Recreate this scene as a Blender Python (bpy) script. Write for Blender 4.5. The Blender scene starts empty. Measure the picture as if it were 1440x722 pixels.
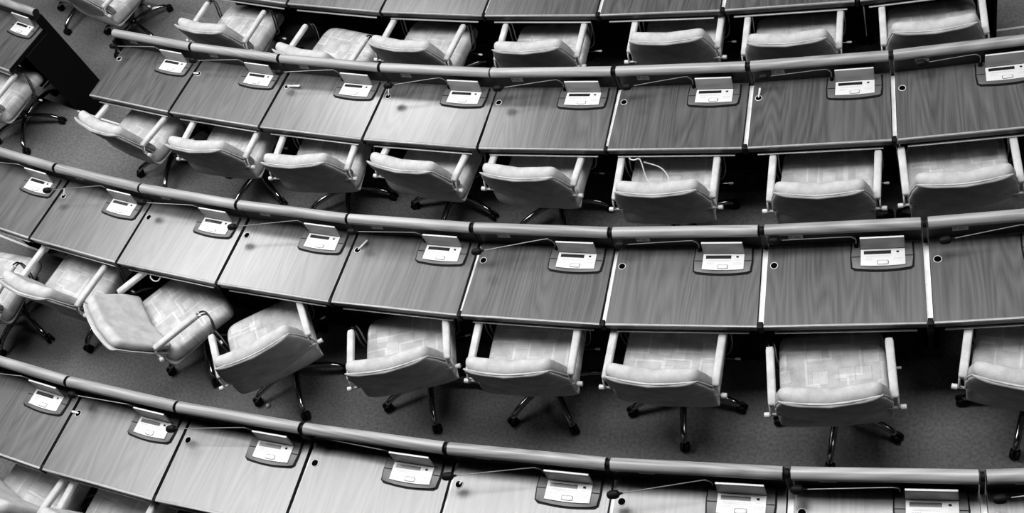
import bpy, bmesh, math, random
from mathutils import Vector, Matrix

random.seed(7)
C = bpy.context.scene.collection
PI = math.pi

# ------------------------------------------------------------------ camera
cam_data = bpy.data.cameras.new('camera')
cam = bpy.data.objects.new('camera', cam_data)
C.objects.link(cam)
F = Vector((-0.318796, 0.514334, -0.796135))
U = Vector((0.056719, 0.848808, 0.525650))
Rt = Vector((0.946125, 0.122419, -0.299769))
m = Matrix.Identity(4)
for i in range(3):
    m[i][0] = Rt[i]; m[i][1] = U[i]; m[i][2] = -F[i]
m[0][3], m[1][3], m[2][3] = 0.0, -3.3576, 6.4007
cam.matrix_world = m
cam_data.sensor_width = 36.0
cam_data.lens = 1718.31 / 1440 * 36
cam_data.clip_end = 200
bpy.context.scene.camera = cam

# ------------------------------------------------------------------ light
sc = bpy.context.scene
sc.view_settings.view_transform = 'Standard'
sc.view_settings.look = 'None'
sc.view_settings.gamma = 1.0
sc.view_settings.exposure = 0.0
sc.view_settings.use_curve_mapping = False
world = bpy.data.worlds.new('hall_air'); sc.world = world
world.use_nodes = True
world.node_tree.nodes['Background'].inputs[0].default_value = (1, 1, 1, 1)
world.node_tree.nodes['Background'].inputs[1].default_value = 0.05

def area(name, loc, target, sx, sy, power):
    d = bpy.data.lights.new(name, 'AREA'); d.shape = 'RECTANGLE'
    d.size = sx; d.size_y = sy; d.energy = power
    o = bpy.data.objects.new(name, d); C.objects.link(o)
    o.location = loc
    o.rotation_euler = (Vector(target) - Vector(loc)).to_track_quat('-Z', 'Y').to_euler()
    o['kind'] = 'structure'
    return o
area('ceiling_light_long', (-4.3, 1.1, 8.5), (-4.3, 1.1, 0), 12.0, 2.6, 1300)
sq = area('ceiling_light_square', (-7.4, 8.3, 8.5), (-2.4, 0.8, 0.6), 2.3, 2.3, 74)
sq.data.spread = math.radians(75)
sq2 = area('added_desk_sheen', (-9.6, 5.0, 8.5), (-4.0, 0.0, 0.6), 3.2, 2.0, 90)  # added lamp, gives sheen to the middle row's left desks
sq2.data.spread = math.radians(80)
area('added_right_fill', (6.0, -0.5, 8.5), (3.0, -0.5, 0), 3.0, 3.0, 260)  # added fill for the right side, kept out of the desks' reflections

# ------------------------------------------------------------------ materials
def new_mat(name):
    mt = bpy.data.materials.new(name); mt.use_nodes = True
    nt = mt.node_tree
    return mt, nt, nt.nodes['Principled BSDF']

def g(v): return (v, v, v, 1)

def plain(name, v, rough=0.5, metal=0.0, noise=0.0, nscale=40):
    mt, nt, b = new_mat(name)
    b.inputs['Base Color'].default_value = g(v)
    b.inputs['Roughness'].default_value = rough
    b.inputs['Metallic'].default_value = metal
    if noise:
        tc = nt.nodes.new('ShaderNodeTexCoord'); n = nt.nodes.new('ShaderNodeTexNoise')
        n.inputs['Scale'].default_value = nscale; n.inputs['Detail'].default_value = 4
        nt.links.new(tc.outputs['Object'], n.inputs['Vector'])
        r = nt.nodes.new('ShaderNodeMapRange')
        r.inputs['From Min'].default_value = 0.3; r.inputs['From Max'].default_value = 0.7
        r.inputs['To Min'].default_value = v * (1 - noise); r.inputs['To Max'].default_value = v * (1 + noise)
        nt.links.new(n.outputs['Fac'], r.inputs['Value'])
        nt.links.new(r.outputs['Result'], b.inputs['Base Color'])
    return mt

def wood(name, dark, light, axis, rough, rot=0.0, spec=0.5):
    """Veneer: growth rings cut lengthways, long axis = axis (0 x, 1 y)."""
    mt, nt, b = new_mat(name)
    N = nt.nodes.new; L = nt.links.new
    tc = N('ShaderNodeTexCoord'); oi = N('ShaderNodeObjectInfo')
    vm = N('ShaderNodeVectorMath'); vm.operation = 'SCALE'
    cmb = N('ShaderNodeCombineXYZ')
    L(oi.outputs['Random'], cmb.inputs[0]); L(oi.outputs['Random'], cmb.inputs[1]); L(oi.outputs['Random'], cmb.inputs[2])
    L(cmb.outputs[0], vm.inputs[0]); vm.inputs['Scale'].default_value = 37.0
    add = N('ShaderNodeVectorMath'); add.operation = 'ADD'
    L(tc.outputs['Object'], add.inputs[0]); L(vm.outputs[0], add.inputs[1])
    mp = N('ShaderNodeMapping'); mp.inputs['Rotation'].default_value = (0, 0, rot)
    mp.inputs['Scale'].default_value = (.55, 6.0, 6.0) if axis == 0 else (6.0, .55, 6.0)
    L(add.outputs[0], mp.inputs['Vector'])
    # cathedral figure
    n1 = N('ShaderNodeTexNoise'); n1.inputs['Scale'].default_value = 1.0; n1.inputs['Detail'].default_value = 1.2
    n1.inputs['Roughness'].default_value = 0.35
    L(mp.outputs[0], n1.inputs['Vector'])
    mul = N('ShaderNodeMath'); mul.operation = 'MULTIPLY'; mul.inputs[1].default_value = 15.0
    L(n1.outputs['Fac'], mul.inputs[0])
    fr = N('ShaderNodeMath'); fr.operation = 'PINGPONG'; fr.inputs[1].default_value = 0.5
    L(mul.outputs[0], fr.inputs[0])
    # fine pores
    mp2 = N('ShaderNodeMapping')
    mp2.inputs['Rotation'].default_value = (0, 0, rot)
    mp2.inputs['Scale'].default_value = (4.0, 120.0, 120.0) if axis == 0 else (120.0, 4.0, 120.0)
    L(add.outputs[0], mp2.inputs['Vector'])
    n2 = N('ShaderNodeTexNoise'); n2.inputs['Scale'].default_value = 1.0; n2.inputs['Detail'].default_value = 3
    L(mp2.outputs[0], n2.inputs['Vector'])
    mp3 = N('ShaderNodeMapping')
    mp3.inputs['Scale'].default_value = (.6, 14.0, 14.0) if axis == 0 else (14.0, .6, 14.0)
    L(add.outputs[0], mp3.inputs['Vector'])
    n3 = N('ShaderNodeTexNoise'); n3.inputs['Scale'].default_value = 1.0; n3.inputs['Detail'].default_value = 2
    L(mp3.outputs[0], n3.inputs['Vector'])
    a1 = N('ShaderNodeMath'); a1.operation = 'MULTIPLY'; a1.inputs[1].default_value = 0.5
    L(fr.outputs[0], a1.inputs[0])
    a2 = N('ShaderNodeMath'); a2.operation = 'MULTIPLY_ADD'; a2.inputs[1].default_value = 0.55
    L(n2.outputs['Fac'], a2.inputs[0]); L(a1.outputs[0], a2.inputs[2])
    a3 = N('ShaderNodeMath'); a3.operation = 'MULTIPLY_ADD'; a3.inputs[1].default_value = 0.55
    L(n3.outputs['Fac'], a3.inputs[0]); L(a2.outputs[0], a3.inputs[2])
    # each board a little lighter or darker
    a4 = N('ShaderNodeMath'); a4.operation = 'MULTIPLY_ADD'; a4.inputs[1].default_value = 0.22
    L(oi.outputs['Random'], a4.inputs[0]); L(a3.outputs[0], a4.inputs[2])
    r = N('ShaderNodeMapRange'); r.inputs['From Min'].default_value = 0.40; r.inputs['From Max'].default_value = 1.12
    r.inputs['To Min'].default_value = dark; r.inputs['To Max'].default_value = light
    L(a4.outputs[0], r.inputs['Value']); L(r.outputs['Result'], b.inputs['Base Color'])
    b.inputs['Roughness'].default_value = rough
    b.inputs['Specular IOR Level'].default_value = spec
    bp = N('ShaderNodeBump'); bp.inputs['Strength'].default_value = 0.05; bp.inputs['Distance'].default_value = 0.002
    L(n2.outputs['Fac'], bp.inputs['Height']); L(bp.outputs[0], b.inputs['Normal'])
    return mt

def fabric(name, v, pattern):
    mt, nt, b = new_mat(name)
    N = nt.nodes.new; L = nt.links.new
    tc = N('ShaderNodeTexCoord')
    n = N('ShaderNodeTexNoise'); n.inputs['Scale'].default_value = 13; n.inputs['Detail'].default_value = 5
    L(tc.outputs['Object'], n.inputs['Vector'])
    mp = N('ShaderNodeMapping'); mp.inputs['Scale'].default_value = (260, 260, 260); L(tc.outputs['Object'], mp.inputs['Vector'])
    n2 = N('ShaderNodeTexNoise'); n2.inputs['Scale'].default_value = 1.0; n2.inputs['Detail'].default_value = 1
    L(mp.outputs[0], n2.inputs['Vector'])
    a = N('ShaderNodeMath'); a.operation = 'MULTIPLY_ADD'; a.inputs[1].default_value = 0.5
    L(n2.outputs['Fac'], a.inputs[0]); L(n.outputs['Fac'], a.inputs[2])
    r = N('ShaderNodeMapRange'); r.inputs['From Min'].default_value = 0.5; r.inputs['From Max'].default_value = 1.0
    r.inputs['To Min'].default_value = v * .74; r.inputs['To Max'].default_value = v * 1.2
    L(a.outputs[0], r.inputs['Value'])
    col = r.outputs['Result']
    if pattern:
        oi = N('ShaderNodeObjectInfo')
        sh = N('ShaderNodeVectorMath'); sh.operation = 'ADD'
        cb = N('ShaderNodeCombineXYZ'); mm = N('ShaderNodeMath'); mm.operation = 'MULTIPLY'; mm.inputs[1].default_value = 9.0
        L(oi.outputs['Random'], mm.inputs[0]); L(mm.outputs[0], cb.inputs[0]); L(mm.outputs[0], cb.inputs[1])
        L(tc.outputs['Object'], sh.inputs[0]); L(cb.outputs[0], sh.inputs[1])
        def boxes(scale, off, lo, hi, rnd):
            vo = N('ShaderNodeTexVoronoi'); vo.voronoi_dimensions = '2D'; vo.distance = 'CHEBYCHEV'
            vo.inputs['Scale'].default_value = scale; vo.inputs['Randomness'].default_value = rnd
            o = N('ShaderNodeVectorMath'); o.operation = 'ADD'; o.inputs[1].default_value = (off, off * .6, 0)
            L(sh.outputs[0], o.inputs[0]); L(o.outputs[0], vo.inputs['Vector'])
            c1 = N('ShaderNodeMath'); c1.operation = 'GREATER_THAN'; c1.inputs[1].default_value = lo
            c2 = N('ShaderNodeMath'); c2.operation = 'LESS_THAN'; c2.inputs[1].default_value = hi
            L(vo.outputs['Distance'], c1.inputs[0]); L(vo.outputs['Distance'], c2.inputs[0])
            q = N('ShaderNodeMath'); q.operation = 'MULTIPLY'; L(c1.outputs[0], q.inputs[0]); L(c2.outputs[0], q.inputs[1])
            return q.outputs[0]
        p1 = boxes(7.0, .3, -1, .27, .75)
        p2 = boxes(5.2, 1.7, .36, .42, .7)
        p3 = boxes(7.0, .3, .27, .30, .75)
        s = N('ShaderNodeMath'); s.operation = 'MULTIPLY_ADD'; s.inputs[1].default_value = .6; L(p1, s.inputs[0]); L(p2, s.inputs[2])
        k = N('ShaderNodeMath'); k.operation = 'MULTIPLY_ADD'; k.inputs[1].default_value = .22; k.inputs[2].default_value = .90
        L(s.outputs[0], k.inputs[0])
        k2 = N('ShaderNodeMath'); k2.operation = 'MULTIPLY_ADD'; k2.inputs[1].default_value = -.1
        L(p3, k2.inputs[0]); L(k.outputs[0], k2.inputs[2])
        f = N('ShaderNodeMath'); f.operation = 'MULTIPLY'
        L(k2.outputs[0], f.inputs[0]); L(col, f.inputs[1]); col = f.outputs[0]
    L(col, b.inputs['Base Color'])
    b.inputs['Roughness'].default_value = 0.9
    b.inputs['Specular IOR Level'].default_value = 0.2
    bp = N('ShaderNodeBump'); bp.inputs['Strength'].default_value = 0.25; bp.inputs['Distance'].default_value = 0.003
    L(n2.outputs['Fac'], bp.inputs['Height']); L(bp.outputs[0], b.inputs['Normal'])
    return mt

M = {
    'top': wood('walnut_veneer', .022, .125, 1, .29, spec=.85),
    'rail': wood('handrail_wood', .14, .42, 0, .38, rot=.12),
    'edge': plain('pale_edge_strip', .30, .3, 0.0, .15, 20),
    'dark': plain('dark_laminate', .003, .8),
    'panel': plain('stained_panel', .022, .45, 0, .3, 12),
    'black': plain('black_plastic', .006, .4),
    'rubber': plain('black_rubber', .004, .55),
    'bezel': plain('grey_console_frame', .08, .45, 0, .06, 60),
    'lid': plain('grey_lid', .30, .4),
    'white': plain('white_plastic', .62, .35),
    'paleplast': plain('pale_plastic', .6, .3),
    'mark': plain('printed_marks', .38, .6),
    'display': plain('dark_display', .008, .25),
    'strip': plain('brushed_strip', .85, .45, .2, .12, 18),
    'ring': plain('metal_ring', .8, .4, .2),
    'lip': plain('dull_metal_lip', .55, .4, .5),
    'chrome': plain('chrome', .28, .14, 1.0),
    'neck': plain('gooseneck_metal', .25, .4, .5),
    'chromed': plain('darkened_chrome', .16, .2, 1.0),  # chrome darkened to stand in for its reflection of dark surroundings
    'void': plain('unlit_hole', .002, 1.0),
    'fab': fabric('pale_plain_fabric', .45, False),
    'seat': fabric('patterned_seat_fabric', .47, True),
    'shell': fabric('shaded_shell_fabric', .41, False),  # same fabric as the cushion, darkened for the shaded rear
    'pad': fabric('arm_pad_fabric', .50, False),
    'carpet': plain('grey_carpet', .135, .95, 0, .25, 55),
    'hall': plain('hall_plaster', .05, .9),
    'nose': plain('pale_nosing', .6, .4),
}
M['void'].node_tree.nodes['Principled BSDF'].inputs['Specular IOR Level'].default_value = 0.0
M['dark'].node_tree.nodes['Principled BSDF'].inputs['Specular IOR Level'].default_value = 0.1
M['rubber'].node_tree.nodes['Principled BSDF'].inputs['Specular IOR Level'].default_value = 0.12
# carpet: matt pile
nt = M['carpet'].node_tree
b = nt.nodes['Principled BSDF']
b.inputs['Specular IOR Level'].default_value = 0.1

# ------------------------------------------------------------------ helpers
def link(o, parent=None):
    C.objects.link(o)
    if parent: o.parent = parent
    return o

def obj(name, bm, mat, parent=None, smooth=True, angle=40):
    me = bpy.data.meshes.new(name)
    bmesh.ops.recalc_face_normals(bm, faces=bm.faces)
    bm.to_mesh(me); bm.free()
    me.materials.append(M[mat])
    if smooth:
        for p in me.polygons: p.use_smooth = True
        try: me.set_sharp_from_angle(angle=math.radians(angle))
        except Exception: pass
    o = bpy.data.objects.new(name, me)
    return link(o, parent)

def bm_new(): return bmesh.new()

def add_box(bm, x0, x1, y0, y1, z0, z1, bev=0.0, seg=2):
    r = bmesh.ops.create_cube(bm, size=1)
    vs = r['verts']
    for v in vs:
        v.co = Vector(((x0 + x1) / 2 + v.co.x * (x1 - x0), (y0 + y1) / 2 + v.co.y * (y1 - y0), (z0 + z1) / 2 + v.co.z * (z1 - z0)))
    if bev:
        es = list({e for v in vs for e in v.link_edges})
        bmesh.ops.bevel(bm, geom=es, offset=bev, segments=seg, affect='EDGES', profile=.5)

def add_prism(bm, poly, z0, z1, bev=0.0):
    lo = [bm.verts.new((x, y, z0)) for x, y in poly]
    hi = [bm.verts.new((x, y, z1)) for x, y in poly]
    n = len(poly)
    bm.faces.new(lo[::-1]); top = bm.faces.new(hi)
    for i in range(n): bm.faces.new((lo[i], lo[(i + 1) % n], hi[(i + 1) % n], hi[i]))
    if bev: bmesh.ops.bevel(bm, geom=list(top.edges), offset=bev, segments=2, affect='EDGES', profile=.5)

def add_tube(bm, pts, r, n=10, caps=True, flat=1.0):
    """Tube along a polyline; r is a number or a list."""
    pts = [Vector(p) for p in pts]
    rs = r if isinstance(r, (list, tuple)) else [r] * len(pts)
    rings = []
    up = None
    for i, p in enumerate(pts):
        t = (pts[min(i + 1, len(pts) - 1)] - pts[max(i - 1, 0)]).normalized()
        if up is None:
            up = Vector((0, 0, 1)) if abs(t.z) < .9 else Vector((1, 0, 0))
        s = t.cross(up).normalized(); up = s.cross(t).normalized()
        rings.append([bm.verts.new(p + (s * math.cos(a) + up * math.sin(a) * flat) * rs[i]) for a in [2 * PI * k / n for k in range(n)]])
    for a, b_ in zip(rings, rings[1:]):
        for k in range(n): bm.faces.new((a[k], a[(k + 1) % n], b_[(k + 1) % n], b_[k]))
    if caps:
        bm.faces.new(rings[0][::-1]); bm.faces.new(rings[-1])

def curve_pts(ctrl, per=6):
    """Catmull-Rom through control points."""
    P = [Vector(p) for p in ctrl]
    P = [P[0] * 2 - P[1]] + P + [P[-1] * 2 - P[-2]]
    out = []
    for i in range(1, len(P) - 2):
        for k in range(per):
            t = k / per
            out.append(.5 * ((2 * P[i]) + (-P[i-1] + P[i+1]) * t + (2*P[i-1] - 5*P[i] + 4*P[i+1] - P[i+2]) * t*t + (-P[i-1] + 3*P[i] - 3*P[i+1] + P[i+2]) * t**3))
    out.append(P[-2].copy())
    return out

def interp(tab, t):
    for (a, va), (b_, vb) in zip(tab, tab[1:]):
        if t <= b_:
            f = (t - a) / (b_ - a); f = f * f * (3 - 2 * f) * .5 + f * .5
            return va + (vb - va) * f
    return tab[-1][1]

def thick_sheet(bm, prof, width, bow, th, nr=26, n=32, edge=.02, sq=5.0):
    """Soft pad: prof = [(y, z)] centre line, width/bow/th = functions of t in 0..1."""
    P = curve_pts([(0, y, z) for y, z in prof], 10)
    L = [0]
    for a, b_ in zip(P, P[1:]): L.append(L[-1] + (b_ - a).length)
    tot = L[-1]
    def at(s):
        s = max(0, min(tot, s))
        for i in range(len(P) - 1):
            if s <= L[i + 1] + 1e-9:
                f = (s - L[i]) / (L[i+1] - L[i]); return P[i].lerp(P[i+1], f), (P[i+1] - P[i]).normalized()
        return P[-1], (P[-1] - P[-2]).normalized()
    rings = []
    ss = []
    for k in range(6): ss.append((edge * (1 - math.cos(k / 6 * PI / 2)), math.sin(k / 6 * PI / 2)))
    body = [edge + (tot - 2 * edge) * k / nr for k in range(nr + 1)]
    ss += [(s, 1.0) for s in body]
    for k in range(5, -1, -1): ss.append((tot - edge * (1 - math.cos(k / 6 * PI / 2)), math.sin(k / 6 * PI / 2)))
    for s, e in ss:
        c, t = at(s); tt = s / tot
        nrm = Vector((0, -t.z, t.y))
        w = width(tt); h = th(tt) / 2 * max(e, .04)
        cr = (1 - e) * edge * 1.2
        ring = []
        for k in range(n):
            a = 2 * PI * k / n
            ca, sa = math.cos(a), math.sin(a)
            x = math.copysign(abs(ca) ** (2 / sq), ca) * (w - cr)
            # thickness rounded at the sides
            q = math.copysign(abs(sa) ** (2 / 2.6), sa) * h
            u = x / w
            p = c + nrm * q
            ring.append(bm.verts.new((x, p.y + bow(tt) * u * u, p.z)))
        rings.append(ring)
    for a, b_ in zip(rings, rings[1:]):
        for k in range(n): bm.faces.new((a[k], a[(k + 1) % n], b_[(k + 1) % n], b_[k]))
    bm.faces.new(rings[0][::-1]); bm.faces.new(rings[-1])

def empty(name, loc=(0, 0, 0), rz=0.0):
    o = bpy.data.objects.new(name, None); link(o)
    o.location = loc; o.rotation_euler = (0, 0, rz); o.empty_display_size = .1
    return o

def tag(o, label=None, cat=None, group=None, kind=None):
    if label: o['label'] = label
    if cat: o['category'] = cat
    if group: o['group'] = group
    if kind: o['kind'] = kind
    return o

def copy_tree(o, parent=None):
    c = o.copy(); C.objects.link(c)
    if parent: c.parent = parent
    for ch in list(o.children): copy_tree(ch, c)
    return c

# ------------------------------------------------------------------ layout (metres, found from the photograph's perspective)
CY = 18.5                                   # all rows are arcs about (0, CY)
SEAMS = {
 'A': {2: (-5.4154, 3.2743), 3: (-4.5976, 3.0097), 4: (-3.7529, 2.7868), 5: (-2.905, 2.6123), 6: (-2.0418, 2.478), 7: (-1.1761, 2.383), 8: (-0.3094, 2.3245), 9: (0.5522, 2.3327)},
 'B': {0: (-6.006, 2.127), 1: (-5.2032, 1.8634), 2: (-4.3888, 1.6328), 3: (-3.5431, 1.4306), 4: (-2.6909, 1.2656), 5: (-1.8278, 1.1606), 6: (-0.9693, 1.0839), 7: (-0.1182, 1.0511), 8: (0.7423, 1.0665)},
 'C': {0: (-6.6594, 0.9712), 1: (-5.8496, 0.686), 2: (-5.0517, 0.4367), 3: (-4.2334, 0.2286), 4: (-3.3955, 0.0523), 5: (-2.5427, -0.0807), 6: (-1.6848, -0.1804), 7: (-0.8297, -0.2318), 8: (0.0142, -0.248), 9: (0.8743, -0.227)},
 'D': {0: (-5.7473, -0.8698), 1: (-4.9183, -1.0959), 2: (-4.0933, -1.2805), 3: (-3.2539, -1.4247), 4: (-2.3949, -1.5469), 5: (-1.5241, -1.6371), 6: (-0.663, -1.6863), 7: (0.1899, -1.7025), 8: (1.0503, -1.6767)},
}
ROW_R = {'Z': 14.87, 'A': 16.155, 'B': 17.436, 'C': 18.756, 'D': 20.199, 'E': 21.6}
TOP_Z = {'Z': .19, 'A': .3722, 'B': .5546, 'C': .74, 'D': .929, 'E': 1.118}
FLOOR = {k: v - .74 for k, v in TOP_Z.items()}
DEPTH, GAP, W0 = .504, .034, .86

# ------------------------------------------------------------------ floor: stepped tiers
def arc(r, t0, t1, n): return [(r * math.sin(t0 + (t1 - t0) * k / n), CY - r * math.cos(t0 + (t1 - t0) * k / n)) for k in range(n + 1)]

bm = bm_new()
order = ['Z', 'A', 'B', 'C', 'D']
NOSE = .19
T0, T1, NT = -.95, .5, 120
lim = [ROW_R[k] - (.25 if k == 'A' else NOSE) for k in order] + [ROW_R['E'] - NOSE]
lim[0] = 12.6
prev = None
for q, k in enumerate(order):
    z = FLOOR[k]
    a = [bm.verts.new((x, y, z)) for x, y in arc(lim[q], T0, T1, NT)]
    b_ = [bm.verts.new((x, y, z)) for x, y in arc(lim[q + 1], T0, T1, NT)]
    for i in range(NT): bm.faces.new((a[i], b_[i], b_[i + 1], a[i + 1]))
    if prev:
        for i in range(NT): bm.faces.new((prev[i], a[i], a[i + 1], prev[i + 1]))
    prev = b_
fl = obj('floor', bm, 'carpet', None, smooth=False)
tag(fl, 'stepped grey carpet floor of the chamber', kind='structure')
NOSES_AT = {'A': .25}
NOSES = [('A', .0345, .16), ('B', -.406, -.357), ('C', -.46, -.352)]
for q, (k, N0, N1) in enumerate(NOSES):
    bm = bm_new()
    r = ROW_R[k] - NOSES_AT.get(k, NOSE); z = FLOOR[k]
    prof = [(r - .004, z + .003), (r + .012, z + .003), (r + .012, z - .001), (r - .004, z - .02)]
    rings = [[bm.verts.new((rr * math.sin(t), CY - rr * math.cos(t), zz)) for rr, zz in prof] for t in [N0 + (N1 - N0) * i / 30 for i in range(31)]]
    for a, b_ in zip(rings, rings[1:]):
        for i in range(4): bm.faces.new((a[i], a[(i+1) % 4], b_[(i+1) % 4], b_[i]))
    bm.faces.new(rings[0]); bm.faces.new(rings[-1][::-1])
    o = obj('trim_%d' % (q + 1), bm, 'nose', None, smooth=False)
    tag(o, 'pale nosing along the carpeted step under a desk row', kind='structure')

# hall around the tiers
def shell_box(name, x0, x1, y0, y1, z0, z1, label):
    bm = bm_new(); add_box(bm, x0, x1, y0, y1, z0, z1)
    o = obj(name, bm, 'hall', None, smooth=False); tag(o, label, kind='structure')
shell_box('ceiling', -19, 10, -9, 17, 8.8, 9.0, 'dark ceiling of the chamber')
shell_box('wall_front', -19, 10, 17, 17.2, -2, 9, 'front wall of the chamber')
shell_box('wall_back', -19, 10, -9.2, -9, -2, 9, 'rear wall of the chamber')
shell_box('wall_left', -19.2, -19, -9, 17, -2, 9, 'side wall of the chamber')
shell_box('wall_right', 10, 10.2, -9, 17, -2, 9, 'side wall of the chamber beyond the aisle')

# ------------------------------------------------------------------ the desk (origin: middle of front edge, on desk-top level; +y = away from sitter)
HW = (W0 - GAP) / 2                       # half width at the front
TAP = HW * (18.2 - DEPTH) / 18.2          # half width under the rail

def desk_prototype():
    root = empty('desk')
    def xw(y): return HW + (TAP - HW) * y / DEPTH
    # wood top
    bm = bm_new()
    add_prism(bm, [(-xw(.012), .012), (xw(.012), .012), (xw(.5), .5), (-xw(.5), .5)], -.042, 0)
    dt = obj('desktop', bm, 'top', root, smooth=False)
    dt.data.materials.append(M['rubber'])          # black edge banding on the two sides
    for p in dt.data.polygons:
        if abs(p.normal.x) > .8: p.material_index = 1
    bm = bm_new()
    add_prism(bm, [(-HW, 0), (HW, 0), (xw(.0125), .0125), (-xw(.0125), .0125)], -.012, -.0003, .003)
    obj('front_edge', bm, 'edge', root)
    bm = bm_new()
    add_box(bm, -HW, HW, .003, .0122, -.046, -.0121)
    obj('edge_face', bm, 'panel', root, smooth=False)
    # drawer-like tray under the top with a thin bright lower lip
    bm = bm_new()
    add_box(bm, -HW + .05, HW - .05, .012, .42, -.071, -.042)
    tray = obj('tray', bm, 'dark', root, smooth=False)
    bm = bm_new()
    add_box(bm, -HW + .05, HW - .05, .0, .014, -.079, -.071, .002)
    obj('tray_lip', bm, 'lip', tray)
    # back panel standing up from the floor of the tier below to the rail
    bm = bm_new()
    add_box(bm, -TAP, TAP, .5, .524, -.915, .125)
    obj('back_panel', bm, 'panel', root, smooth=False)
    # side panels
    for s in (-1, 1):
        bm = bm_new()
        x = s * (HW - .02)
        add_prism(bm, [(s * (xw(.34) - .001), .34), (s * (xw(.5) - .001), .5), (s * (xw(.5) - .024), .5), (s * (xw(.34) - .024), .34)], -.90, -.042)
        obj('side_panel', bm, 'dark', root, smooth=False)
    # handrail
    bm = bm_new()
    r = .0325
    zc = .148
    add_tube(bm, [(-TAP, .504, zc), (TAP, .504, zc)], r, 28)
    rail = obj('handrail', bm, 'rail', root)
    for s in (-1, 1):
        bm = bm_new()
        add_tube(bm, [(s * TAP, .504, zc), (s * (TAP + .003), .504, zc)], r - .001, 28)
        obj('end_cap', bm, 'black', rail)
    # seat number plate under the rail
    bm = bm_new(); add_box(bm, -HW + .128, -HW + .205, .4985, .5, .062, .098)
    pl = obj('name_plate', bm, 'paleplast', root, smooth=False)
    bm = bm_new(); add_box(bm, -HW + .075, -HW + .126, .4983, .5, .062, .098)
    pt = obj('plate_emblem', bm, 'panel', pl, smooth=False)
    bm = bm_new()
    for x0, z0 in ((.132, .078), (.132, .087), (.141, .078), (.141, .087)):
        add_box(bm, -HW + x0, -HW + x0 + .007, .498, .4984, z0, z0 + .006)
    for k, (a, c) in enumerate(((.155, .190), (.155, .196), (.155, .183))):
        add_box(bm, -HW + a, -HW + c, .498, .4984, .074 + .0075 * k, .0765 + .0075 * k)
    obj('plate_print', bm, 'bezel', pl, smooth=False)
    # cable port
    px, py = -HW - .017 + .062, .374
    bm = bm_new()
    ri, ro, n = .0182, .0212, 28
    rings = []
    for rr, zz in ((ro, 0), (ro, .0025), ((ri + ro) / 2, .0035), (ri, .0025), (ri, 0)):
        rings.append([bm.verts.new((px + rr * math.cos(2 * PI * k / n), py + rr * math.sin(2 * PI * k / n), zz)) for k in range(n)])
    for a, b_ in zip(rings, rings[1:]):
        for k in range(n): bm.faces.new((a[k], a[(k + 1) % n], b_[(k + 1) % n], b_[k]))
    port = obj('cable_port', bm, 'ring', root)
    bm = bm_new(); add_tube(bm, [(px, py, -.0002), (px, py, .0008)], ri + .0005, 24)
    obj('port_hole', bm, 'void', port)
    # console -------------------------------------------------------------
    ox = -HW - .017
    def bez(grow):
        a, c = .47 - grow, .787 + grow
        pts = [(a + .004, .338), (a + .022, .329 - grow)]
        for k in range(1, 12):
            t = k / 12; pts.append((a + .022 + (c - a - .044) * t, .329 - grow - .011 * math.sin(PI * t)))
        pts += [(c - .022, .329 - grow), (c - .004, .338), (c, .40), (c - .004, .487), (a + .004, .487), (a, .40)]
        return [(ox + x, y) for x, y in pts]
    bm = bm_new(); add_prism(bm, bez(.0065), 0, .004)
    con = obj('console', bm, 'rubber', root, smooth=False)
    bm = bm_new(); add_prism(bm, bez(-.001), .003, .013, .003)
    obj('console_frame', bm, 'bezel', con)
    bm = bm_new()
    add_box(bm, ox + .4705, ox + .5195, .3975, .4025, .0125, .0138); 
    obj('frame_seam', bm, 'rubber', con, smooth=False)
    bm = bm_new()
    add_box(bm, ox + .7455, ox + .7865, .3975, .4025, .0125, .0138)
    obj('frame_seam', bm, 'rubber', con, smooth=False)
    # white keypad plate, slightly raised
    bm = bm_new()
    pp = [(.519, .343)] + [(.519 + .228 * t, .343 - .005 * math.sin(PI * t)) for t in (.2, .4, .6, .8)] + [(.747, .343), (.7455, .441), (.5205, .441)]
    add_prism(bm, [(ox + x, y) for x, y in pp], .012, .02, .002)
    kp = obj('keypad', bm, 'white', con)
    bm = bm_new(); add_box(bm, ox + .536, ox + .675, .409, .430, .0198, .0208)
    obj('display', bm, 'display', kp, smooth=False)
    bm = bm_new(); add_box(bm, ox + .702, ox + .716, .415, .426, .0198, .0215, .001)
    obj('sensor_button', bm, 'rubber', kp)
    bm = bm_new()   # rounded big button: a thin dark outline with a white key inside
    def rr_poly(cx, cy, hx, hy, r_, n_=5):
        o_ = []
        for sx, sy, a0 in ((1, 1, 0), (-1, 1, 90), (-1, -1, 180), (1, -1, 270)):
            for k in range(n_ + 1):
                a = math.radians(a0 + 90 * k / n_)
                o_.append((cx + sx * (hx - r_) + r_ * math.cos(a), cy + sy * (hy - r_) + r_ * math.sin(a)))
        return o_
    add_prism(bm, rr_poly(ox + .633, .358, .0295, .0135, .009), .0198, .0204)
    key = obj('speak_button', bm, 'panel', kp)
    bm = bm_new(); add_prism(bm, rr_poly(ox + .633, .358, .0268, .0108, .0075), .0202, .0225, .001)
    obj('button_cap', bm, 'white', key)
    bm = bm_new()   # rows of small print
    rnd = random.Random(3)
    for yy, x0, x1 in ((.398, .545, .68), (.391, .55, .67), (.381, .545, .585), (.374, .545, .58), (.381, .69, .735), (.372, .69, .73), (.4, .70, .722)):
        x = x0
        while x < x1:
            w = rnd.uniform(.004, .011)
            add_box(bm, ox + x, ox + min(x + w, x1), yy, yy + .0022, .0198, .0203); x += w + .003
    obj('key_print', bm, 'mark', kp, smooth=False)
    # open lid, hinged at the back of the keypad, leaning back a little
    bm = bm_new()
    add_box(bm, -.114, .114, -.005, .005, 0, .093, .0035, 2)
    for v in bm.verts:
        if v.co.z > .07: v.co.x *= .985
    lid = obj('lid', bm, 'lid', con)
    lid.location = (ox + .633, .447, .018); lid.rotation_euler = (math.radians(-3), 0, 0)
    bm = bm_new()
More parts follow.
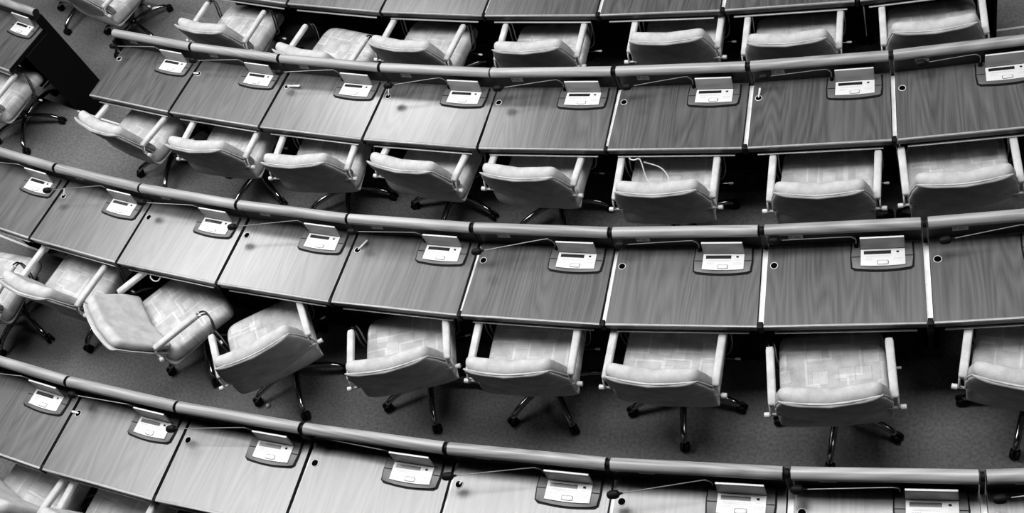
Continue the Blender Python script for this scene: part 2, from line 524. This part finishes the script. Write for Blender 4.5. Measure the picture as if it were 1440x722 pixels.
    add_box(bm, -.112, .112, -.0045, .006, .0925, .0965, .0018, 2)
    le = obj('lid_rim', bm, 'white', con); le.location = lid.location; le.rotation_euler = lid.rotation_euler
    bm = bm_new()
    for s in (-1, 1): add_tube(bm, [(ox + .633 + s * .112, .447, .02), (ox + .633 + s * .082, .447, .02)], .0055, 10)
    add_box(bm, ox + .523, ox + .743, .4425, .4475, .012, .0195)
    obj('hinge', bm, 'rubber', con)
    return root

def make_microphone(root, hx, hy, hz, bend):
    """Gooseneck bolted to the console's top left, reaching over towards the seam on the left."""
    ox = -HW - .017
    bx, by = ox + .497, .468
    b0 = Vector((bx, by, .012))
    head = Vector((ox + hx, hy, hz))
    up = Vector((bx - .03, by - .012, hz + bend))
    d = (head - up); L = d.length; d = d / L
    bm = bm_new(); add_tube(bm, [b0, b0 + Vector((0, 0, .012)), b0 + Vector((0, 0, .03))], [.013, .012, .006], 14)
    mic = obj('microphone', bm, 'rubber', root)
    bm = bm_new()
    pts = curve_pts([b0 + Vector((0, 0, .028)), b0 + Vector((.0, 0, .07)), up + Vector((.012, .004, -.012)), up + d * .03, up + d * (L - .055)], 8)
    n = len(pts)
    add_tube(bm, pts, [.0034 if k < n * .6 else .0026 for k in range(n)], 8)
    obj('gooseneck', bm, 'neck', mic)
    bm = bm_new()
    a = up + d * (L - .065)
    prof = [(0, .004), (.01, .006), (.018, .010), (.024, .019), (.036, .022), (.06, .021), (.072, .016), (.078, .008)]
    add_tube(bm, [a + d * s for s, _ in prof], [r_ for _, r_ in prof], 16)
    obj('foam_head', bm, 'rubber', mic)
    return mic

MIC = {('B', 2): (0.024, 0.4), ('B', 3): (0.095, 0.37), ('B', 4): (0.07, 0.393), ('B', 5): (0.085, 0.395), ('B', 6): (0.084, 0.435), ('B', 7): (0.154, 0.442), ('C', 1): (0.012, 0.328), ('C', 2): (0.04, 0.411), ('C', 3): (0.009, 0.35), ('C', 4): (0.036, 0.43), ('C', 5): (0.047, 0.355), ('C', 6): (0.049, 0.44), ('C', 7): (0.053, 0.456), ('C', 8): (0.086, 0.407), ('D', 1): (0.045, 0.439), ('D', 2): (-0.001, 0.378), ('D', 3): (0.019, 0.48), ('D', 4): (0.028, 0.363), ('D', 5): (0.032, 0.359), ('D', 6): (0.033, 0.438), ('D', 7): (0.055, 0.411)}

ORD = ['first', 'second', 'third', 'fourth', 'fifth', 'sixth', 'seventh', 'eighth', 'ninth', 'tenth']
ROWNAME = {'A': 'the far row cut by the top of the photo', 'B': 'the upper of the three full rows', 'C': 'the middle row', 'D': 'the bottom row'}
ROWSHORT = {'A': 'topmost row', 'B': 'upper full row', 'C': 'middle row', 'D': 'bottom row'}
DESK_NOTE = {
 ('B', 0): 'dark wooden desk at the aisle end of the upper full row',
 ('B', 1): 'wooden desk beside the aisle-end desk of the upper full row, white stub in its port',
 ('B', 2): 'wooden desk with a wide white strip lying across it, upper full row',
 ('B', 3): 'palest wooden desk of the upper full row, upright white strip in its port',
 ('C', 1): 'wooden desk with a small upright white stub at its port, middle row',
 ('C', 4): 'wooden desk with a slanted white strip in its port, middle row',
 ('D', 1): 'pale wooden desk with a white strip lying left of its port, bottom row',
 ('D', 2): 'pale wooden desk with a clear microphone shadow on it, bottom row',
 ('D', 4): 'pale wooden desk with a white plug inside its cable port, bottom row',
}
def seam_gap(i):                                # the joints are a little wider towards one end of the rows
    return {5: .026}.get(i, .022 if i < 5 else .034)
desk0 = desk_prototype()
first = True
desk_frames = {}
for row in 'ABCD':
    idx = sorted(SEAMS[row])
    count = len(idx) - 1
    for n_, i in enumerate(idx[:-1]):
        a = Vector(SEAMS[row][i]); c = Vector(SEAMS[row][i + 1])
        e = (c - a).normalized()
        a = a + e * seam_gap(i) / 2; c = c - e * seam_gap(i + 1) / 2
        mid = (a + c) / 2; e = c - a; L = e.length + GAP
        d = desk0 if first else copy_tree(desk0)
        d.location = (mid.x, mid.y, TOP_Z[row]); d.rotation_euler = (0, 0, math.atan2(e.y, e.x))
        d.scale = ((L - GAP) / (W0 - GAP), 1, 1)
        note = DESK_NOTE.get((row, i)) or 'wooden desk, %s from the left end of the %s of desks' % (ORD[n_], ROWSHORT[row])
        tag(d, note, 'desk', 'curved rows of wooden desks')
        desk_frames[(row, i)] = d
        first = False
# microphones after the copies (each is posed differently)
rnd = random.Random(11)
for (row, i), d in desk_frames.items():
    if row == 'A': continue
    hx, hy = MIC.get((row, i), (.05, .40))
    make_microphone(d, hx, hy, .12, rnd.uniform(.004, .016))

# the other block of desks across the aisle, same ring as row B
def ring_point(R, th): return Vector((R * math.sin(th), CY - R * math.cos(th)))
thR = -.4065; dth = 2 * math.asin(W0 / 2 / 17.436)
for k in range(1):
    c = ring_point(17.436, thR - k * dth); a = ring_point(17.436, thR - (k + 1) * dth)
    mid = (a + c) / 2; e = c - a
    d = copy_tree(desk0)
    for ch in [x for x in d.children if x.name.startswith('microphone')]:
        for gch in list(ch.children): bpy.data.objects.remove(gch)
        bpy.data.objects.remove(ch)
    d.location = (mid.x, mid.y, TOP_Z['B']); d.rotation_euler = (0, 0, math.atan2(e.y, e.x)); d.scale = (1, 1, 1)
    tag(d, ['dark wooden desk across the aisle ending in a black side panel',
            'dark wooden desk across the aisle, beyond the one with the black side panel'][k], 'desk', 'desks across the aisle')

# closing panels at the aisle ends
def end_panel(d, s):
    w = HW - .001
    x = lambda v: s * (HW + (TAP - HW) * v / DEPTH + .0)
    bm = bm_new()
    add_prism(bm, [(x(.19), .19), (x(.525), .525), (x(.525) + s * .018, .525), (x(.19) + s * .018, .19)], -.90, -.042)
    add_prism(bm, [(x(.45), .45), (x(.525), .525), (x(.525) + s * .018, .525), (x(.45) + s * .018, .45)], -.043, .11)
    obj('end_panel', bm, 'dark', d, smooth=False)
end_panel(desk_frames[('A', 2)], -1); end_panel(desk_frames[('A', 8)], 1)
end_panel(desk_frames[('B', 0)], -1); end_panel(desk_frames[('C', 0)], -1)
end_panel([o for o in C.objects if o.get('label', '') == 'dark wooden desk across the aisle ending in a black side panel'][0], 1)

# ------------------------------------------------------------------ spacers in the seams between desks
def spacer_prototype():
    root = empty('desk_spacer')
    bm = bm_new(); add_box(bm, -GAP / 2 + .003, GAP / 2 - .003, .03, .494, -.034, -.024)
    obj('metal_strip', bm, 'strip', root, smooth=False)
    bm = bm_new(); add_box(bm, -GAP / 2 + .004, GAP / 2 - .004, -.006, .032, -.055, .001, .002)
    obj('front_block', bm, 'rubber', root)
    bm = bm_new(); add_box(bm, -GAP / 2 + .006, GAP / 2 - .006, .502, .52, -.6, .11)
    obj('filler_post', bm, 'panel', root, smooth=False)
    bm = bm_new(); add_tube(bm, [(-GAP / 2 + .008, .504, .148), (GAP / 2 - .008, .504, .148)], .024, 20)
    obj('rail_joint', bm, 'rubber', root)
    return root
sp0 = spacer_prototype(); first = True
for row in 'ABCD':
    idx = sorted(SEAMS[row])
    for n_, i in enumerate(idx[1:-1]):
        p = Vector(SEAMS[row][i]); 
        def rear(d_, s_):
            rz = d_.rotation_euler.z; lx = s_ * TAP * d_.scale.x
            return Vector((d_.location.x + lx * math.cos(rz) - DEPTH * math.sin(rz), d_.location.y + lx * math.sin(rz) + DEPTH * math.cos(rz)))
        def front(d_, s_):
            rz = d_.rotation_euler.z; lx = s_ * HW * d_.scale.x
            return Vector((d_.location.x + lx * math.cos(rz), d_.location.y + lx * math.sin(rz)))
        dl, dr = desk_frames[(row, i - 1)], desk_frames[(row, i)]
        v_ = (rear(dl, 1) + rear(dr, -1) - front(dl, 1) - front(dr, -1)) / 2
        p = (front(dl, 1) + front(dr, -1)) / 2
        th = math.atan2(-v_.x, v_.y)
        rear_gap = (rear(dr, -1) - rear(dl, 1)).length
        s = sp0 if first else copy_tree(sp0); first = False
        s.location = (p.x, p.y, TOP_Z[row]); s.rotation_euler = (0, 0, th); s.scale = (min(seam_gap(i), rear_gap) / GAP, 1, 1)
        tag(s, 'metal spacer strip, joint %d from the left between desks of the %s' % (n_ + 1, ROWSHORT[row]), 'spacer strip', 'spacer strips between neighbouring desks')
# joint numbers spelled out
for o in list(C.objects):
    if o.name.startswith('desk_spacer'):
        l = o['label']
        for k in range(1, 10): l = l.replace('joint %d from' % k, '%s joint from' % ORD[k - 1])
        o['label'] = l.replace('joint from the left in', 'joint from the left end in')

# ------------------------------------------------------------------ the chair (origin: floor under the column; +y = forward)
def chair_prototype():
    root = empty('swivel_chair')
    # seat cushion
    bm = bm_new()
    def sup(cx, cy, hx, hy, e, n, taper=0):
        out = []
        for k in range(n):
            a = 2 * PI * k / n; ca, sa = math.cos(a), math.sin(a)
            x = math.copysign(abs(ca) ** (2 / e), ca) * hx; y = math.copysign(abs(sa) ** (2 / e), sa) * hy
            x *= 1 - taper * (y / hy)
            out.append((cx + x, cy + y))
        return out
    n = 56
    rings = []
    lay = [(.385, .80), (.372, .9), (.385, .97), (.41, 1.0), (.44, 1.0), (.462, .985), (.474, .955), (.479, .9), (.481, .8), (.482, .6), (.482, .35), (.482, .1)]
    for z, s in lay:
        hx = .277 * s if s < .9 else .277 - (1 - s) * .30
        hy = .268 * s if s < .9 else .268 - (1 - s) * .30
        ring = []
        for x, y in sup(0, .02, hx, hy, 7.5, n, .012):
            drop = 0
            if y > .12: drop = ((y - .12) / .16) ** 2 * .03        # waterfall front
            dish = -.008 * (1 - min(1, (abs(x) / .25) ** 2)) if z > .47 else 0
            ring.append(bm.verts.new((x, y, z - drop + dish)))
        rings.append(ring)
    for a, b_ in zip(rings, rings[1:]):
        for k in range(n): bm.faces.new((a[k], a[(k + 1) % n], b_[(k + 1) % n], b_[k]))
    bm.faces.new(rings[0][::-1]); bm.faces.new(rings[-1])
    obj('seat', bm, 'seat', root, angle=60)
    # seat shell below: wraps from the back under the cushion
    bm = bm_new()
    thick_sheet(bm, [(-.262, .53), (-.262, .46), (-.245, .40), (-.19, .365), (-.08, .355), (.08, .358), (.19, .37)],
                lambda t: interp([(0, .285), (.25, .283), (.45, .262), (1, .235)], t),
                lambda t: interp([(0, .03), (.2, .02), (.35, 0), (1, 0)], t), lambda t: .024, edge=.012, sq=9)
    obj('seat_shell', bm, 'shell', root, angle=60)
    # backrest: rear shell and front cushion with piping between
    bm = bm_new()
    wb = lambda t: interp([(0, .238), (.35, .272), (.7, .292), (1, .288)], t)
    thick_sheet(bm, [(-.353, .850), (-.323, .74), (-.292, .63), (-.272, .54), (-.262, .49)], wb,
                lambda t: interp([(0, .035), (1, .045)], t), lambda t: .026, edge=.012, sq=8)
    bs = obj('back_shell', bm, 'shell', root, angle=60)
    bm = bm_new()
    thick_sheet(bm, [(-.300, .856), (-.276, .75), (-.246, .63), (-.218, .53), (-.203, .475)],
                lambda t: interp([(0, .242), (.35, .274), (.7, .286), (1, .264)], t),
                lambda t: interp([(0, .035), (1, .05)], t), lambda t: interp([(0, .088), (.5, .085), (1, .06)], t), edge=.034, sq=8)
    bc = obj('back_cushion', bm, 'fab', root, angle=60)
    # piping round the edge of the shell
    bm = bm_new()
    path = []
    def edge_pt(t, s):
        y = interp([(0, -.340), (.3, -.309), (.62, -.275), (1, -.240)], t); z = interp([(0, .845), (.3, .742), (.62, .633), (1, .50)], t)
        return Vector((s * (wb(t) + .001), y + interp([(0, .035), (1, .045)], t), z))
    left = [edge_pt(k / 10, -1) for k in range(10, 0, -1)]
    top = []
    for k in range(0, 25):
        u = -1 + 2 * k / 24
        q = abs(u) ** 6
        top.append(Vector((u * .243, -.347 + .035 * u * u, .853 - .012 * q)))
    path = left + top + [edge_pt(k / 10, 1) for k in range(1, 11)]
    add_tube(bm, path, .0042, 8)
    pi_ = obj('piping', bm, 'pad', bc)
    # arms
    for s in (-1, 1):
        bm = bm_new()
        ys = [(-.235, .55), (-.232, .85), (-.222, 1), (.07, 1), (.088, .97), (.098, .85), (.103, .55)]
        rings = []
        for y, k_ in ys:
            ring = []
            for q in range(20):
                a = 2 * PI * q / 20; ca, sa = math.cos(a), math.sin(a)
                ring.append(bm.verts.new((s * .300 + math.copysign(abs(ca) ** .55, ca) * .0215 * k_, y, .640 + math.copysign(abs(sa) ** .6, sa) * .018 * k_)))
            rings.append(ring)
        for a, b_ in zip(rings, rings[1:]):
            for k in range(20): bm.faces.new((a[k], a[(k + 1) % 20], b_[(k + 1) % 20], b_[k]))
        bm.faces.new(rings[0][::-1]); bm.faces.new(rings[-1])
        pad = obj('arm_pad', bm, 'pad', root, angle=60)
        bm = bm_new()
        for dx in (-.015, .015):
            x = s * .300 + dx
            add_tube(bm, curve_pts([(x, -.20, .632), (x, -.15, .634), (x, .0, .634), (x, .09, .632), (x, .122, .630), (x, .150, .604), (x, .148, .54), (x, .125, .46), (x * .93, .105, .385), (x * .8, .09, .362)], 5), .006, 8)
        obj('arm_loop', bm, 'chromed', root)
        bm = bm_new()
        for dx in (-.015, .015):
            x = s * .300 + dx
            add_tube(bm, curve_pts([(x, -.246, .562), (x, -.246, .60), (x, -.228, .634), (x, -.20, .644)], 4), .0052, 8)
        obj('arm_loop_lit', bm, 'paleplast', root)  # rear end of the chrome loop, its bright reflection painted as pale colour
        bm = bm_new()
        add_tube(bm, [(s * .262, -.246, .560), (s * .330, -.246, .560)], .0075, 12)
        add_tube(bm, [(s * .322, -.246, .560), (s * .324, -.246, .560), (s * .350, -.246, .560), (s * .352, -.246, .560)], [.008, .0145, .0145, .010], 14)
        obj('pivot_knob', bm, 'paleplast', root)
    # adjusting lever
    bm = bm_new()
    add_tube(bm, [(.10, .08, .335), (.32, .09, .33)], .004, 8)
    lv = obj('lever', bm, 'chromed', root)
    bm = bm_new(); add_tube(bm, [(.314, .09, .33), (.318, .09, .33), (.342, .09, .33), (.346, .09, .33)], [.005, .007, .008, .005], 12)
    obj('lever_tip', bm, 'paleplast', lv)
    # mechanism and column
    bm = bm_new()
    add_box(bm, -.09, .09, -.11, .12, .30, .352, .012)
    add_tube(bm, [(0, 0, .09), (0, 0, .31)], .028, 16)
    obj('column', bm, 'black', root)
    # star base: one object turned on its own
    base = empty('star_base'); base.parent = root
    bm = bm_new()
    add_tube(bm, [(0, 0, .075), (0, 0, .085), (0, 0, .125), (0, 0, .135)], [.03, .042, .038, .03], 20)
    obj('hub', bm, 'chromed', base)
    for k in range(5):
        a = 2 * PI * k / 5; ca, sa = math.cos(a), math.sin(a)
        bm = bm_new()
        pr = [(.03, .105), (.10, .115), (.20, .108), (.27, .092), (.305, .075), (.318, .060)]
        add_tube(bm, curve_pts([(r_ * ca, r_ * sa, z) for r_, z in pr], 4), [.021 - .004 * q / 20 for q in range(21)], 14)
        obj('foot', bm, 'chrome', base)
        bm = bm_new()
        cx, cy = .335 * ca, .335 * sa
        tx, ty = -sa, ca
        for s in (-1, 1):
            c0 = Vector((cx + tx * s * .006, cy + ty * s * .006, .028)); c1 = Vector((cx + tx * s * .026, cy + ty * s * .026, .028))
            add_tube(bm, [c0, c0.lerp(c1, .1), c0.lerp(c1, .8), c1], [.028, .030, .030, .023], 18)
        add_tube(bm, [(cx - ca * .012, cy - sa * .012, .03), (cx - ca * .012, cy - sa * .012, .066)], .012, 10)
        obj('caster', bm, 'rubber', base)
    return root

chair0 = chair_prototype()
# row, x, y, yaw, base angle, label
CH = [
 ('A', -5.171, 3.064, -18.0, 20, 'pale office chair nearest the aisle in the topmost row of chairs'),
 ('A', -4.188, 2.65, -20.8, 50, 'pale office chair whose back is almost hidden behind the handrail, topmost chair row'),
 ('A', -3.406, 2.625, -15.7, 33, 'pale office chair third from the aisle in the topmost chair row'),
 ('A', -2.467, 2.465, -5.5, 61, 'pale office chair fourth from the aisle in the topmost chair row'),
 ('A', -1.498, 2.404, -4.3, 12, 'pale office chair fifth from the aisle in the topmost chair row'),
 ('A', -0.725, 2.277, -3.1, 40, 'pale office chair last but one towards the right in the topmost chair row'),
 ('A', 0.137, 2.251, 0.7, 5, 'pale office chair at the right end of the topmost chair row beside bare carpet'),
 ('B', -5.589, 1.994, -26.5, 55, 'pale office chair at the aisle end of the upper full desk row'),
 ('B', -4.747, 1.732, -11.8, 25, 'pale office chair second from the aisle behind the upper full desk row'),
 ('B', -3.94, 1.519, -5.6, 62, 'pale office chair third from the aisle behind the upper full desk row'),
 ('B', -3.09, 1.398, -15.5, 41, 'pale office chair fourth from the aisle behind the upper full desk row'),
 ('B', -2.302, 1.258, -9.7, 66, 'pale office chair fifth from the aisle behind the upper full desk row'),
 ('B', -1.451, 1.063, -3.5, 20, 'pale office chair with a looped white cord over its seat'),
 ('B', -0.519, 0.974, -2.9, 8, 'squarely parked pale office chair to the right of the one with a white cord'),
 ('B', 0.216, 0.984, 2.9, 30, 'patterned pale office chair at the right edge, behind the upper full desk row'),
 ('C', -6.31, 0.50, -13.0, 34, 'pale office chair cut off by the left edge, behind the middle desk row'),
 ('C', -5.528, 0.502, -21.8, 29, 'pale office chair behind the middle desk row, between the cut-off chair and the reclined one'),
 ('C', -4.66, 0.21, -46.1, 4, 'pale office chair swivelled far right with its back reclined'),
 ('C', -3.915, -0.044, 26.7, 2, 'pale office chair swivelled sharply left, standing right of the reclined chair'),
 ('C', -2.95, -0.136, 11.1, 67, 'pale office chair turned slightly left, right of the one swivelled sharply left'),
 ('C', -2.154, -0.181, -3.1, 9, 'pale office chair third to the right of the reclined chair, middle row'),
 ('C', -1.346, -0.257, -5.6, 55, 'pale office chair with clearly patterned seat, left of the one pulled furthest back'),
 ('C', -0.486, -0.388, 2.9, 44, 'pale office chair pulled furthest back, whole patterned seat in view'),
 ('C', 0.482, -0.324, -9.6, 38, 'pale office chair cut by the right edge, behind the middle desk row'),
 ('A', -6.651, 3.72, -28.1, 35, 'grey office chair across the aisle at the top left, its shell back to the camera'),
 ('A', -7.32, 4.10, -26.0, 31, 'office chair of which only the casters and an arm end show, top left corner'),
 ('B', -7.241, 2.56, -22.4, 68, 'office chair cut by the left edge beside the black side panel, star base in view'),
 ('D', -5.10, -1.03, -22.5, 15, 'pale patterned seat at the bottom left corner, under the bottom desk row'),
 ('D', -4.44, -1.19, -14.0, 50, 'pale patterned seat at the lower edge, right of the corner chair'),
]
for k, (row, x, y, yaw, ba, label) in enumerate(CH):
    c = chair0 if k == 0 else copy_tree(chair0)
    c.location = (x, y, FLOOR[row]); c.rotation_euler = (0, 0, math.radians(yaw))
    tag(c, label, 'chair', 'pale office chairs behind the desks')
    for ch in c.children:
        if ch.name.startswith('star_base'): ch.rotation_euler = (0, 0, math.radians(ba - yaw))
        if 'reclined' in label and 'swivelled' in label and 'far right' in label and ch.name.split('.')[0] in ('back_shell', 'back_cushion'):
            piv = Matrix.Translation((0, -.255, .50))
            ch.matrix_local = piv @ Matrix.Rotation(math.radians(19), 4, 'X') @ piv.inverted()

# ------------------------------------------------------------------ small things
def local_point(key, u, v, z):
    d = desk_frames[key]; a = Vector(SEAMS[key[0]][key[1]]); rz = d.rotation_euler.z
    return Vector((a.x + u * math.cos(rz) - v * math.sin(rz), a.y + u * math.sin(rz) + v * math.cos(rz), TOP_Z[key[0]] + z))
# white strips standing or lying in the cable ports: angle in the desk plane, length, half width, rise
STRIPS = [(('B', 1), 185, .045, .006, .004, 'short white stub lying left of the port on the second desk from the aisle'),
          (('B', 2), 2, .115, .008, .012, 'long white strip lying across the desk third from the aisle'),
          (('B', 3), 88, .05, .004, .05, 'thin white strip rising from the port of the palest desk of the upper full row'),
          (('B', 6), 78, .05, .006, .03, 'white strip rising from the port of a dark desk in the upper full row'),
          (('C', 1), 80, .04, .005, .04, 'small upright white stub in a port at the left of the middle row'),
          (('C', 4), 50, .08, .006, .02, 'slanted white strip in a port in the middle row'),
          (('D', 1), 180, .05, .006, .004, 'white strip lying left of a port at the left of the bottom row'),
          (('D', 4), 60, .018, .006, .006, 'white plug sitting inside a cable port of the bottom row')]
for key, ang, L, hw, rise, label in STRIPS:
    a = local_point(key, .062, .374, .004)
    rz = desk_frames[key].rotation_euler.z + math.radians(ang)
    dv = Vector((math.cos(rz), math.sin(rz), 0))
    bm = bm_new()
    pts = [a + dv * L * t + Vector((0, 0, rise * t + .003)) for t in (0, .08, .5, .92, 1)]
    add_tube(bm, pts, [hw * .6, hw * .8, hw, hw * 1.15, hw * .8], 10, flat=.5)
    o = obj('white_strip', bm, 'white', None)
    tag(o, label, 'plastic strip', 'white strips in the cable ports')

# looped white cord hanging from the desk edge over a seat
def world_cord(pts, r, label):
    bm = bm_new(); add_tube(bm, curve_pts(pts, 8), r, 8)
    o = obj('cord', bm, 'white', None); tag(o, label, 'cord')
zt = TOP_Z['B']
P = lambda u, v, z: tuple(local_point(('B', 5), u, v, z))
world_cord([P(.13, .008, -.085), P(.145, -.012, -.08), P(.17, -.02, -.078), P(.20, -.012, -.078), P(.215, -.03, -.10), P(.24, -.09, -.17), P(.29, -.14, -.215), P(.35, -.12, -.22), P(.37, -.07, -.2), P(.32, -.02, -.16), P(.22, -.005, -.12)], .0042,
           'looped white cord hanging from a desk edge over a chair seat')
P = lambda u, v, z: tuple(local_point(('C', 2), u, v, z))
world_cord([P(.25, .005, -.08), P(.255, -.015, -.085), P(.285, -.03, -.09), P(.32, -.028, -.088), P(.335, -.008, -.08), P(.33, .008, -.08)], .004,
           'small white cord loop under the desk edge beside the reclined chair')
# crumb of paper on the carpet
bm = bm_new()
bmesh.ops.create_icosphere(bm, subdivisions=2, radius=.013)
rr = random.Random(5)
for v in bm.verts: v.co *= rr.uniform(.8, 1.15)
o = obj('paper_pellet', bm, 'white', None); o.location = (-4.108, -.275, FLOOR['C'] + .011)
tag(o, 'small white paper pellet on the carpet behind the sharply swivelled chair', 'litter')
